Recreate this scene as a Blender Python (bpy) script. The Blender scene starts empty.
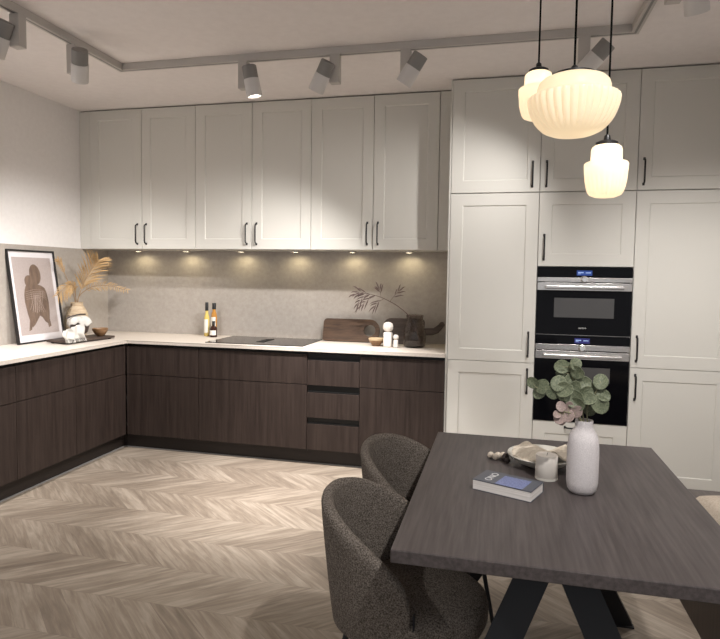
import bpy, bmesh, math, random
from mathutils import Vector, Matrix
PI = math.pi
random.seed(7)
C = bpy.context.scene.collection

# ------------------------------------------------------------------ camera
def make_camera():
    yaw, pitch, roll, f = 0.2327, -0.0591, 0.0143, 594.17
    r = Vector((math.cos(yaw), math.sin(yaw), 0)); fw = Vector((-math.sin(yaw), math.cos(yaw), 0)); up = Vector((0, 0, 1))
    fw2 = fw*math.cos(pitch) + up*math.sin(pitch); up2 = up*math.cos(pitch) - fw*math.sin(pitch)
    r3 = r*math.cos(roll) + up2*math.sin(roll); up3 = up2*math.cos(roll) - r*math.sin(roll)
    cd = bpy.data.cameras.new('camera'); cam = bpy.data.objects.new('camera', cd); C.objects.link(cam)
    m = Matrix((( r3.x, up3.x, -fw2.x, 3.4915), (r3.y, up3.y, -fw2.y, -4.755), (r3.z, up3.z, -fw2.z, 1.4193), (0, 0, 0, 1)))
    cam.matrix_world = m
    cd.sensor_fit = 'HORIZONTAL'; cd.sensor_width = 36; cd.lens = f/720*36
    cd.shift_x = (360-359.12)/720; cd.shift_y = -(319.5-310.49)/720
    cd.clip_start = 0.05
    bpy.context.scene.camera = cam
make_camera()

# ------------------------------------------------------------------ light
sc = bpy.context.scene
sc.view_settings.view_transform = 'Standard'; sc.view_settings.look = 'None'
sc.view_settings.gamma = 1; sc.view_settings.use_curve_mapping = False
sc.view_settings.exposure = 0.03
WORLD_COL, WORLD_STR = (1.0, 1.0, 1.02), 0.64
world = bpy.data.worlds.new('showroom_surroundings'); sc.world = world; world.use_nodes = True
bg = world.node_tree.nodes['Background']; bg.inputs[0].default_value = (*WORLD_COL, 1); bg.inputs[1].default_value = WORLD_STR
SPOT_COL = (1.0, 0.965, 0.94)
SPOT_W = 130.0
CABINET_SPOT_W = 1.7
PENDANT_W = 0.22

def spot_light(name, loc, aim, watts, angle, blend, col, size=0.02, parent=None):
    l = bpy.data.lights.new(name, 'SPOT'); l.energy = watts; l.spot_size = math.radians(angle); l.spot_blend = blend
    l.color = col; l.shadow_soft_size = size
    o = bpy.data.objects.new(name, l); C.objects.link(o)
    o.rotation_mode = 'QUATERNION'; o.rotation_quaternion = Vector(aim).to_track_quat('-Z', 'Y'); o.location = loc
    if parent: o.parent = parent
    return o

# ------------------------------------------------------------------ materials
def mat(name, col=(.5, .5, .5), rough=.5, metal=0, spec=.5, emit=None, estr=0, trans=0, ior=1.45):
    m = bpy.data.materials.new(name); m.use_nodes = True
    b = m.node_tree.nodes['Principled BSDF']
    b.inputs['Base Color'].default_value = (*col, 1); b.inputs['Roughness'].default_value = rough
    b.inputs['Metallic'].default_value = metal; b.inputs['Specular IOR Level'].default_value = spec
    b.inputs['IOR'].default_value = ior; b.inputs['Transmission Weight'].default_value = trans
    if emit: b.inputs['Emission Color'].default_value = (*emit, 1); b.inputs['Emission Strength'].default_value = estr
    return m
def N(m, t, **kw):
    n = m.node_tree.nodes.new(t)
    for k, v in kw.items(): setattr(n, k, v)
    return n
def L(m, a, b): m.node_tree.links.new(a, b)
def noise_mat(name, c1, c2, scale=(10, 10, 10), nscale=1, detail=5, rough=.5, bump=0, bscale=None, bdist=.002, lo=.35, hi=.65, spec=.5, metal=0, rrange=None):
    """two colours mixed by a stretched noise in object space, with optional bump"""
    m = mat(name, c1, rough, metal, spec); b = m.node_tree.nodes['Principled BSDF']
    tc = N(m, 'ShaderNodeTexCoord'); mp = N(m, 'ShaderNodeMapping'); mp.inputs['Scale'].default_value = scale
    nz = N(m, 'ShaderNodeTexNoise'); nz.inputs['Scale'].default_value = nscale; nz.inputs['Detail'].default_value = detail; nz.inputs['Roughness'].default_value = .6
    rp = N(m, 'ShaderNodeValToRGB'); e = rp.color_ramp.elements
    e[0].position = lo; e[0].color = (*c1, 1); e[1].position = hi; e[1].color = (*c2, 1)
    L(m, tc.outputs['Object'], mp.inputs['Vector']); L(m, mp.outputs[0], nz.inputs['Vector']); L(m, nz.outputs['Fac'], rp.inputs[0]); L(m, rp.outputs[0], b.inputs['Base Color'])
    if bump:
        bp = N(m, 'ShaderNodeBump'); bp.inputs['Strength'].default_value = bump; bp.inputs['Distance'].default_value = bdist
        if bscale:
            n2 = N(m, 'ShaderNodeTexNoise'); n2.inputs['Scale'].default_value = bscale; n2.inputs['Detail'].default_value = 3
            L(m, tc.outputs['Object'], n2.inputs['Vector']); L(m, n2.outputs['Fac'], bp.inputs['Height'])
        else: L(m, nz.outputs['Fac'], bp.inputs['Height'])
        L(m, bp.outputs[0], b.inputs['Normal'])
    return m

M = {}
M['wall'] = noise_mat('white_wall_paint', (.74, .715, .695), (.77, .745, .725), nscale=3, rough=.9, spec=.2)
M['ceiling'] = noise_mat('ceiling_paint', (.75, .705, .685), (.78, .735, .715), nscale=2, rough=.95, spec=.1)
M['cabinet'] = mat('warm_white_lacquer', (.60, .585, .54), .42, spec=.4)
M['carcass'] = mat('cabinet_carcass', (.50, .485, .45), .5)
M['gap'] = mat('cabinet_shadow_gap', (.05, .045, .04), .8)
M['oak'] = noise_mat('dark_stained_oak', (.021, .0135, .011), (.038, .026, .0215), scale=(38, 38, 1.6), nscale=1.6, detail=6, rough=.5, bump=.15, bdist=.001, spec=.35)
M['plinth'] = mat('dark_plinth', (.017, .012, .010), .5)
M['channel'] = mat('black_grip_channel', (.004, .004, .004), .4)
M['counter'] = noise_mat('cream_worktop', (.51, .455, .40), (.57, .515, .46), nscale=9, rough=.45)
M['splash'] = noise_mat('stone_splashback', (.335, .303, .272), (.395, .362, .328), nscale=3.5, detail=5, rough=.5, lo=.3, hi=.7)
M['splash_side'] = noise_mat('stone_splashback_side', (.33, .295, .26), (.375, .34, .30), nscale=3.5, detail=5, rough=.5, lo=.3, hi=.7)
M['black'] = mat('black_metal', (.009, .009, .010), .45)
M['cord'] = mat('black_textile_cord', (.006, .006, .006), .95, spec=.05)
M['black_matte'] = mat('matte_black_steel', (.008, .0085, .011), .6)
M['glass_black'] = mat('black_oven_glass', (.003, .003, .004), .06, spec=.14)
M['window'] = mat('oven_window', (.065, .063, .062), .15)
M['steel'] = noise_mat('brushed_steel', (.52, .50, .48), (.64, .62, .60), scale=(2, 60, 200), nscale=2, rough=.26, metal=1)
M['chrome'] = mat('chrome', (.75, .74, .72), .12, metal=1)
M['display'] = mat('display_blue', (.01, .02, .06), .2, emit=(.03, .08, .35), estr=.6)
M['display_dim'] = mat('display_violet', (.01, .01, .04), .2, emit=(.04, .04, .22), estr=.5)
M['display_mark'] = mat('display_marks', (.2, .3, .5), .3, emit=(.35, .45, .8), estr=.5)
M['white_text'] = mat('pale_lettering', (.6, .6, .6), .5)
M['track'] = mat('track_white', (.50, .47, .44), .5)
M['head_white'] = mat('lamp_head_white', (.62, .60, .585), .45)
M['head_grey'] = mat('lamp_head_grey', (.23, .22, .21), .5)
M['lens'] = mat('lamp_lens', (.9, .85, .8), .3, emit=(1, .9, .78), estr=6)
M['puck_lens'] = mat('downlight_lens', (.9, .85, .7), .3, emit=(1, .88, .62), estr=14)
M['table'] = noise_mat('dark_table_veneer', (.046, .038, .037), (.080, .067, .065), scale=(45, 2.2, 45), nscale=1.8, detail=6, rough=.42, bump=.2, bdist=.001, spec=.4)
M['bench'] = noise_mat('bench_veneer', (.05, .041, .038), (.085, .071, .066), scale=(45, 2.2, 45), nscale=1.8, rough=.5)
M['cushion'] = noise_mat('beige_linen', (.33, .28, .225), (.43, .37, .305), scale=(60, 60, 60), nscale=2, rough=.95, bump=.4, bdist=.002, spec=.1)
M['napkin'] = noise_mat('cream_napkin_linen', (.48, .42, .34), (.58, .515, .43), scale=(60, 60, 60), nscale=2, rough=.95, bump=.3, bdist=.001, spec=.1)
M['ceramic_white'] = noise_mat('speckled_white_ceramic', (.42, .39, .39), (.66, .625, .62), nscale=55, detail=6, rough=.75, bump=.5, bdist=.0015, spec=.25)
M['bowl'] = mat('cream_stoneware', (.52, .50, .45), .35)
M['candle'] = mat('cream_wax', (.60, .56, .51), .55)
M['wick'] = mat('wick', (.05, .04, .03), .9)
M['page'] = noise_mat('book_pages', (.52, .49, .46), (.68, .65, .62), scale=(4, 4, 500), nscale=1, rough=.9)
M['cover'] = noise_mat('blue_book_cover', (.07, .085, .13), (.22, .25, .42), nscale=22, detail=3, rough=.35)
M['cover_dark'] = mat('book_cover_slate', (.055, .062, .080), .35)
M['cover_blue'] = noise_mat('book_cover_blue_patch', (.05, .065, .17), (.19, .23, .42), nscale=38, detail=3, rough=.35)
M['leaf'] = noise_mat('eucalyptus_leaf', (.062, .076, .042), (.160, .178, .110), nscale=22, detail=3, rough=.6)
M['leaf_pink'] = noise_mat('eucalyptus_leaf_pink', (.19, .14, .12), (.31, .235, .215), nscale=25, detail=3, rough=.6)
M['stem'] = mat('eucalyptus_stem', (.22, .21, .12), .7)
M['palm'] = noise_mat('dried_palm', (.33, .20, .085), (.53, .365, .185), nscale=30, rough=.8)
M['palm_stem'] = mat('dried_palm_stem', (.30, .19, .10), .8)
M['ribbed'] = noise_mat('ribbed_beige_vase', (.42, .32, .21), (.55, .44, .31), scale=(8, 8, 50), nscale=1, rough=.8)
M['towel'] = noise_mat('white_cotton', (.44, .42, .385), (.54, .52, .485), nscale=60, rough=.95, bump=.4, bdist=.002)
M['dark_wood'] = noise_mat('dark_walnut', (.030, .020, .016), (.065, .044, .035), scale=(6, 30, 30), nscale=1.5, rough=.5)
M['walnut'] = noise_mat('walnut_board', (.042, .024, .015), (.090, .052, .031), scale=(4, 30, 34), nscale=1.4, rough=.45)
M['walnut_dark'] = noise_mat('smoked_board', (.035, .024, .019), (.075, .053, .043), scale=(4, 30, 34), nscale=1.4, rough=.5)
M['bowl_wood'] = noise_mat('bowl_wood', (.13, .065, .028), (.25, .14, .065), scale=(6, 6, 40), nscale=1.5, rough=.4)
M['bowl_light'] = mat('pale_wood_rim', (.48, .36, .22), .5)
M['figurine'] = mat('white_figurine', (.74, .70, .65), .5)
M['smoke_glass'] = mat('smoked_glass', (.60, .54, .50), .03, trans=1, ior=1.4)
M['clear_glass'] = mat('clear_glass', (.95, .95, .92), .03, trans=1, ior=1.4)
M['oil'] = mat('pale_oil', (.62, .47, .14), .15)
M['amber'] = mat('amber_oil', (.42, .20, .045), .12)
M['dark_bottle'] = mat('dark_bottle_glass', (.035, .012, .008), .08)
M['label'] = mat('paper_label', (.72, .69, .63), .7)
M['branch'] = noise_mat('dried_branch', (.075, .05, .045), (.14, .10, .09), nscale=30, rough=.8)
M['hob'] = mat('hob_black_glass', (.010, .010, .010), .10)
M['vent'] = mat('hob_vent_black', (.006, .006, .006), .6)
M['frame'] = mat('black_picture_frame', (.010, .009, .009), .4)
M['mount'] = mat('white_mount', (.66, .63, .64), .25)
M['print'] = noise_mat('mauve_print', (.345, .295, .28), (.40, .345, .325), nscale=12, rough=.3)
M['figure'] = noise_mat('brown_ink', (.115, .078, .058), (.175, .122, .092), scale=(20, 20, 5), nscale=2, rough=.35)
M['ink_line'] = mat('pale_ink_line', (.36, .29, .25), .4)
M['tag'] = mat('black_fabric_tag', (.006, .006, .009), .8)
M['bead'] = mat('pale_wood_bead', (.52, .45, .37), .6)
M['bead_dark'] = mat('dark_wood_bead', (.035, .022, .02), .5)

def opal_mat(name, estr, grad=False):
    m = bpy.data.materials.new(name); m.use_nodes = True; nt = m.node_tree; nt.nodes.clear()
    out = N(m, 'ShaderNodeOutputMaterial'); tr = N(m, 'ShaderNodeBsdfTranslucent'); df = N(m, 'ShaderNodeBsdfPrincipled'); em = N(m, 'ShaderNodeEmission')
    tr.inputs[0].default_value = (.95, .84, .66, 1); df.inputs['Base Color'].default_value = (.80, .74, .62, 1); df.inputs['Roughness'].default_value = .25
    em.inputs[0].default_value = (1, .87, .68, 1); em.inputs[1].default_value = estr
    mx = N(m, 'ShaderNodeMixShader'); mx.inputs[0].default_value = .45; ad = N(m, 'ShaderNodeAddShader')
    L(m, tr.outputs[0], mx.inputs[1]); L(m, df.outputs[0], mx.inputs[2]); L(m, mx.outputs[0], ad.inputs[0]); L(m, em.outputs[0], ad.inputs[1]); L(m, ad.outputs[0], out.inputs[0])
    return m
M['opal_big'] = opal_mat('opal_glass_large', .16)
M['opal_small'] = opal_mat('opal_glass_small', .30)

def tweed():
    m = noise_mat('grey_brown_tweed', (.050, .041, .034), (.185, .160, .137), scale=(1, 1, 1), nscale=240, detail=2, rough=.95, bump=.6, bdist=.003, lo=.36, hi=.66, spec=.15)
    return m
M['tweed'] = tweed()

def floor_mat():
    m = mat('chevron_oak_floor', (.3, .25, .2), .42, spec=.35); b = m.node_tree.nodes['Principled BSDF']
    def math_(op, a, bb=None, c=None):
        n = N(m, 'ShaderNodeMath', operation=op)
        for i, v in enumerate((a, bb, c)):
            if v is None: continue
            if isinstance(v, (int, float)): n.inputs[i].default_value = v
            else: L(m, v, n.inputs[i])
        return n.outputs[0]
    g = N(m, 'ShaderNodeTexCoord'); sp = N(m, 'ShaderNodeSeparateXYZ'); L(m, g.outputs['Object'], sp.inputs[0])
    X, Y = sp.outputs[0], sp.outputs[1]
    W, ct, step = .292, 1.16, .150
    yb = math_('DIVIDE', math_('ADD', Y, 1.965), W)
    band = math_('FLOOR', yb); fr = math_('SUBTRACT', yb, band)
    par = math_('FLOORED_MODULO', band, 2.0)
    inv = math_('SUBTRACT', 1.0, fr)
    d = math_('ADD', math_('MULTIPLY', par, fr), math_('MULTIPLY', math_('SUBTRACT', 1.0, par), inv))
    u = math_('DIVIDE', math_('ADD', X, math_('MULTIPLY', d, W*ct)), step)
    pid = math_('FLOOR', u); fu = math_('SUBTRACT', u, pid)
    cmb = N(m, 'ShaderNodeCombineXYZ'); L(m, pid, cmb.inputs[0]); L(m, band, cmb.inputs[1])
    wn = N(m, 'ShaderNodeTexWhiteNoise', noise_dimensions='2D'); L(m, cmb.outputs[0], wn.inputs['Vector'])
    rnd = wn.outputs['Value']
    gv = N(m, 'ShaderNodeCombineXYZ')
    L(m, math_('MULTIPLY', u, 2.6), gv.inputs[0]); L(m, math_('MULTIPLY', d, 1.1), gv.inputs[1]); L(m, math_('MULTIPLY', rnd, 37.0), gv.inputs[2])
    nz = N(m, 'ShaderNodeTexNoise'); nz.inputs['Scale'].default_value = 1.5; nz.inputs['Detail'].default_value = 7; nz.inputs['Roughness'].default_value = .62; nz.inputs['Distortion'].default_value = .5
    L(m, gv.outputs[0], nz.inputs['Vector'])
    tone = math_('ADD', math_('MULTIPLY', nz.outputs['Fac'], 1.0), math_('MULTIPLY', rnd, .20))
    rp = N(m, 'ShaderNodeValToRGB'); e = rp.color_ramp.elements
    e[0].position = .30; e[0].color = (.140, .111, .087, 1); e[1].position = .86; e[1].color = (.36, .308, .25, 1)
    mid = e.new(.56); mid.color = (.222, .180, .140, 1)
    L(m, tone, rp.inputs[0])
    # thin darker joints between planks
    ed = math_('MINIMUM', math_('MULTIPLY', math_('MINIMUM', fu, math_('SUBTRACT', 1.0, fu)), step), math_('MULTIPLY', math_('MINIMUM', fr, inv), W))
    jt = math_('LESS_THAN', ed, .0016)
    mx = N(m, 'ShaderNodeMix', data_type='RGBA'); L(m, math_('MULTIPLY', jt, .22), mx.inputs[0]); L(m, rp.outputs[0], mx.inputs[6]); mx.inputs[7].default_value = (.07, .05, .036, 1)
    L(m, mx.outputs[2], b.inputs['Base Color'])
    bp = N(m, 'ShaderNodeBump'); bp.inputs['Strength'].default_value = .12; bp.inputs['Distance'].default_value = .002
    L(m, nz.outputs['Fac'], bp.inputs['Height']); L(m, bp.outputs[0], b.inputs['Normal'])
    return m
M['floor'] = floor_mat()

# ------------------------------------------------------------------ mesh helpers
def box(bm, x0, x1, y0, y1, z0, z1, bev=0, seg=2):
    vs = [bm.verts.new((x, y, z)) for x in (x0, x1) for y in (y0, y1) for z in (z0, z1)]
    fs = [(0, 1, 3, 2), (4, 6, 7, 5), (0, 4, 5, 1), (2, 3, 7, 6), (0, 2, 6, 4), (1, 5, 7, 3)]
    F = [bm.faces.new([vs[i] for i in f]) for f in fs]
    if bev:
        ed = list({e for f in F for e in f.edges})
        bmesh.ops.bevel(bm, geom=ed, offset=bev, segments=seg, profile=.5, affect='EDGES')
    return F
def lathe(bm, prof, seg=40, center=(0, 0, 0), mod=None, cap=True):
    """prof: list of (radius, z); mod(angle, i) scales the radius"""
    rings = []
    for i, (r, z) in enumerate(prof):
        rings.append([bm.verts.new((center[0]+r*(mod(2*PI*k/seg, i) if mod else 1)*math.cos(2*PI*k/seg), center[1]+r*(mod(2*PI*k/seg, i) if mod else 1)*math.sin(2*PI*k/seg), center[2]+z)) for k in range(seg)])
    for a, b in zip(rings, rings[1:]):
        for k in range(seg): bm.faces.new((a[k], a[(k+1) % seg], b[(k+1) % seg], b[k]))
    if cap:
        bm.faces.new(rings[0][::-1]); bm.faces.new(rings[-1])
def tube(bm, pts, r, seg=10, r2=None):
    pts = [Vector(p) for p in pts]; n = len(pts); rings = []
    prev = None
    for i, p in enumerate(pts):
        t = (pts[min(i+1, n-1)]-pts[max(i-1, 0)]).normalized()
        if prev is None:
            a = Vector((0, 0, 1)) if abs(t.z) < .9 else Vector((1, 0, 0)); u = t.cross(a).normalized()
        else: u = (prev - t*prev.dot(t)).normalized()
        prev = u; v = t.cross(u)
        rr = r if r2 is None else r+(r2-r)*i/(n-1)
        rings.append([bm.verts.new(p+(u*math.cos(2*PI*k/seg)+v*math.sin(2*PI*k/seg))*rr) for k in range(seg)])
    for a, b in zip(rings, rings[1:]):
        for k in range(seg): bm.faces.new((a[k], a[(k+1) % seg], b[(k+1) % seg], b[k]))
    bm.faces.new(rings[0][::-1]); bm.faces.new(rings[-1])
def prism(bm, pts2, z0, z1, mtx=None, holes=None):
    """extrude a 2-D outline; mtx maps (x, y, z) to the final place"""
    mtx = mtx or Matrix()
    a = [bm.verts.new(mtx @ Vector((x, y, z0))) for x, y in pts2]; b = [bm.verts.new(mtx @ Vector((x, y, z1))) for x, y in pts2]
    n = len(a)
    for k in range(n): bm.faces.new((a[k], a[(k+1) % n], b[(k+1) % n], b[k]))
    bm.faces.new(a[::-1]); bm.faces.new(b)
def bar(bm, p, q, w, t, wdir):
    """flat bar from p to q, width w along wdir, thickness t"""
    p, q = Vector(p), Vector(q); ax = (q-p).normalized(); wd = Vector(wdir); wd = (wd-ax*wd.dot(ax)).normalized(); td = ax.cross(wd)
    c = [(-w/2, -t/2), (w/2, -t/2), (w/2, t/2), (-w/2, t/2)]
    a = [bm.verts.new(p+wd*i+td*j) for i, j in c]; b = [bm.verts.new(q+wd*i+td*j) for i, j in c]
    for k in range(4): bm.faces.new((a[k], a[(k+1) % 4], b[(k+1) % 4], b[k]))
    bm.faces.new(a[::-1]); bm.faces.new(b)
def obj(name, bm, m, parent=None, smooth=False, loc=None, label=None):
    bmesh.ops.recalc_face_normals(bm, faces=bm.faces)
    me = bpy.data.meshes.new(name); bm.to_mesh(me); bm.free()
    me.materials.append(M[m] if isinstance(m, str) else m)
    if smooth:
        me.shade_smooth()
        try: me.set_sharp_from_angle(angle=math.radians(smooth if smooth is not True else 40))
        except Exception: pass
    o = bpy.data.objects.new(name, me); C.objects.link(o)
    if parent: o.parent = parent
    if loc: o.location = loc
    if label: o['label'] = label
    return o
def nb(): return bmesh.new()
def boxobj(name, m, parent, *b, bev=0, **kw):
    bm = nb(); box(bm, *b, bev=bev); return obj(name, bm, m, parent, **kw)
def tag(o, label, cat, group=None):
    o['label'] = label; o['category'] = cat
    if group: o['group'] = group
    return o
def thing(name, label, cat, loc=(0, 0, 0), rot=(0, 0, 0), group=None):
    o = bpy.data.objects.new(name, None); C.objects.link(o); o.empty_display_size = .1
    o.location = loc; o.rotation_euler = rot
    return tag(o, label, cat, group)
def struct(o): o['kind'] = 'structure'; return o
def text_mesh(name, s, size, m, parent, mtx, ext=.0003):
    cu = bpy.data.curves.new(name, 'FONT'); cu.body = s; cu.size = size; cu.extrude = ext; cu.align_x = 'CENTER'; cu.align_y = 'CENTER'
    t = bpy.data.objects.new(name, cu); C.objects.link(t)
    dg = bpy.context.evaluated_depsgraph_get(); me = bpy.data.meshes.new_from_object(t.evaluated_get(dg))
    bpy.data.objects.remove(t); me.transform(mtx); me.materials.clear(); me.materials.append(M[m])
    o = bpy.data.objects.new(name, me); C.objects.link(o); o.parent = parent
    return o

# ------------------------------------------------------------------ setting
ZC = 2.765; H = .880; ZUB = 1.611; ZUT = 2.757; T = 3.129; YT = -.586; YU = -.356; BF = .60
TX = T+1.8+.03                                   # right end of the tall run
struct(boxobj('floor', 'floor', None, -.1, 6.0, -7.0, .1, -.1, 0))
struct(boxobj('ceiling', 'ceiling', None, -.1, 6.0, -7.0, .1, ZC, ZC+.1))
struct(boxobj('wall_left', 'wall', None, -.1, 0, -7.0, .1, 0, ZC))
struct(boxobj('wall_back', 'wall', None, 0, TX, 0, .1, 0, ZC))
struct(boxobj('wall_right', 'wall', None, TX, TX+.1, -3.7, .1, 0, ZC))

# ------------------------------------------------------------------ kitchen: doors and handles
FR = .082
def shaker(bm, w, h, t=.020, frw=FR, rec=.006):
    """shaker front in local coords: x 0..w, z 0..h, front face at y=-t .. back y=0"""
    e = .0018; w0, h0 = e, e; w1, h1 = w-e, h-e
    def q(x0, x1, z0, z1, y): return [bm.verts.new((x, y, z)) for x, z in ((x0, z0), (x1, z0), (x1, z1), (x0, z1))]
    r0 = q(w0, w1, h0, h1, 0); r1 = q(w0, w1, h0, h1, -t+.0015); r2 = q(w0+.0015, w1-.0015, h0+.0015, h1-.0015, -t)
    r3 = q(frw, w-frw, frw, h-frw, -t); r4 = q(frw+.005, w-frw-.005, frw+.005, h-frw-.005, -t+rec)
    for a, b in ((r0, r1), (r1, r2), (r2, r3), (r3, r4)):
        for k in range(4): bm.faces.new((a[k], a[(k+1) % 4], b[(k+1) % 4], b[k]))
    bm.faces.new(r4); bm.faces.new(r0[::-1])
def handle_bm(length=.16, horiz=False, out=.03):
    bm = nb(); r = .0055
    if horiz: P = lambda s, y: (s, y, 0)
    else: P = lambda s, y: (0, y, s)
    hl = length/2
    tube(bm, [P(-hl, .002), P(-hl+.002, -.012), P(-hl+.010, -out+.004), P(-hl+.022, -out), P(hl-.022, -out), P(hl-.010, -out+.004), P(hl-.002, -.012), P(hl, .002)], r, 8)
    for s in (-hl, hl):
        b2 = P(s, -.001)
        box(bm, b2[0]-.007, b2[0]+.007, -.004, .002, b2[2]-.009, b2[2]+.009, .0015, 1)
    return bm
def door(parent, x0, x1, z0, z1, y, handle=None, horiz=False, hlen=.16):
    """handle=(x, z) in world; y is the front face"""
    bm = nb(); shaker(bm, x1-x0, z1-z0)
    d = obj('door', bm, 'cabinet', parent, loc=(x0-parent.location.x, y+.02-parent.location.y, z0-parent.location.z))
    if handle:
        obj('handle', handle_bm(hlen, horiz), 'black', d, smooth=True, loc=(handle[0]-x0, -.02, handle[1]-z0), label='black metal pull handle')
    return d

def rel(parent, *b):
    l = parent.location
    return (b[0]-l.x, b[1]-l.x, b[2]-l.y, b[3]-l.y, b[4]-l.z, b[5]-l.z)

# wall cabinets ------------------------------------------------------
U0, UW = .103, .4883
puck_x = [.40, .86, 1.37, 1.85, 2.33, 2.79]
ulabels = ['off-white two-door wall cabinet at the left, nearest the corner with the palm', 'off-white two-door wall cabinet in the middle, above the bottles and hob', 'off-white two-door wall cabinet at the right, next to the tall cabinets']
for i in range(3):
    xa, xm, xb = U0+UW*2*i, U0+UW*(2*i+1), U0+UW*(2*i+2)
    t = thing('wall_cabinet', ulabels[i], 'cabinet', ((xa+xb)/2, YU/2, ZUB), group='off-white wall cabinets')
    boxobj('carcass', 'carcass', t, *rel(t, xa+.0005, xb-.0005, YU+.0215, -.013, ZUB, ZUT))
    door(t, xa, xm, ZUB, ZUT, YU, (xm-.042, 1.735)); door(t, xm, xb, ZUB, ZUT, YU, (xm+.040, 1.735))
    for px in puck_x[2*i:2*i+2]:
        bm = nb(); lathe(bm, [(.033, 0), (.033, -.010), (.030, -.012), (.026, -.012), (.026, -.009)], 28, cap=False)
        d = obj('downlight', bm, 'steel', t, smooth=True, loc=(px-t.location.x, -.12-t.location.y, 0))
        bm = nb(); lathe(bm, [(.0255, -.010), (.0255, -.0085)], 28); obj('lens', bm, 'puck_lens', d)
        spot_light('downlight_beam', (px-t.location.x, -.12-t.location.y, -.016), (0, .0, -1), CABINET_SPOT_W, 172, .6, (1, .84, .52), .018, t)
for xa, xb, lab in ((.002, U0-.0015, 'narrow off-white filler strip between left wall and wall cabinets'), (U0+6*UW+.0015, T-.0015, 'narrow off-white filler strip between wall cabinets and tall cabinets')):
    tag(boxobj('filler_panel', 'cabinet', None, xa, xb, YU+.004, -.013, ZUB, ZUT, bev=.001), lab, 'panel', 'filler strips beside the wall cabinets')

# splashbacks --------------------------------------------------------
tag(boxobj('splashback', 'splash', None, .0125, T-.001, -.0125, -.0005, H+.001, ZUB-.001), 'pale beige stone splashback on the back wall above the worktop', 'splashback')
tag(boxobj('splashback', 'splash_side', None, .0005, .012, -3.2, -.0005, H+.001, ZUB), 'greige stone splashback on the left wall behind the picture', 'splashback')

# tall cabinets ------------------------------------------------------
def tall(xa, xb, lab, fronts, group, name='tall_cabinet', z0=.05, z1=1.9885, niche=None):
    t = thing(name, lab, 'cabinet', ((xa+xb)/2, YT/2, z0), group=group)
    bm = nb(); th = .018; yb, yf = -.013, YT+.0215
    if niche is None: box(bm, xa+.0005, xb-.0005, yf, yb, z0, z1)
    else:
        n0, n1 = niche
        box(bm, xa+.0005, xa+.0025, yf, yb, n0, n1); box(bm, xb-.0025, xb-.0005, yf, yb, n0, n1)
        box(bm, xa+.0005, xb-.0005, yb-.006, yb, n0, n1)
        box(bm, xa+.0005, xb-.0005, yf, yb, z0, n0); box(bm, xa+.0005, xb-.0005, yf, yb, n1, z1)
    bb = obj('carcass', bm, 'carcass', t, loc=(-t.location.x, -t.location.y, -t.location.z))
    for (za, zb, h, hz) in fronts: door(t, xa, xb, za, zb, YT, h, hz)
    return t
G1 = 'tall off-white cabinets'; G2 = 'off-white top boxes above the tall cabinets'
A, B_, D_, E_ = T, T+.6, T+1.2, T+1.8
tall(A+.012, B_, 'tall off-white cabinet left of the ovens, two doors high', [(.055, .8405, (3.684, .715), 0), (.8405, 1.989, (3.684, .967), 0)], G1)
tall(B_, D_, 'tall off-white oven housing cabinet around the two black ovens', [(.055, .4515, (4.02, .418), 1), (1.4965, 1.989, (3.768, 1.625), 0)], G1, 'oven_housing_cabinet', niche=(.452, 1.496))
tall(D_, E_, 'tall off-white cabinet right of the ovens, two doors high', [(.055, .8405, (4.365, .713), 0), (.8405, 1.989, (4.365, .966), 0)], G1)
for xa, xb, hx, lab in ((A+.012, B_, 3.68, 'off-white top box above the tall cabinet left of the ovens'), (B_, D_, 3.77, 'off-white top box above the ovens, behind the pendant lamps'), (D_, E_, 4.366, 'off-white top box above the tall cabinet right of the ovens')):
    tall(xa, xb, lab, [(1.9915, ZUT, (hx, 2.11), 0)], G2, 'top_cabinet', 1.9895, ZUT)
tag(boxobj('end_panel', 'cabinet', None, A, A+.0115, YT+.001, -.013, 0, ZUT), 'thin off-white end panel on the left side of the tall cabinets', 'panel')
tag(boxobj('filler_panel', 'cabinet', None, E_+.001, TX-.001, YT+.004, -.013, 0, ZUT), 'off-white filler strip between right tall cabinet and right wall', 'panel')
struct(boxobj('trim_1', 'cabinet', None, A+.012, E_, YT+.06, YT+.078, 0, .0495))
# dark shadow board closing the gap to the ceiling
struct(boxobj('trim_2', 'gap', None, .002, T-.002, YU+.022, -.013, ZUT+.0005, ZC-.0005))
struct(boxobj('trim_3', 'gap', None, A, TX-.002, YT+.022, -.013, ZUT+.0005, ZC-.0005))

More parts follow.
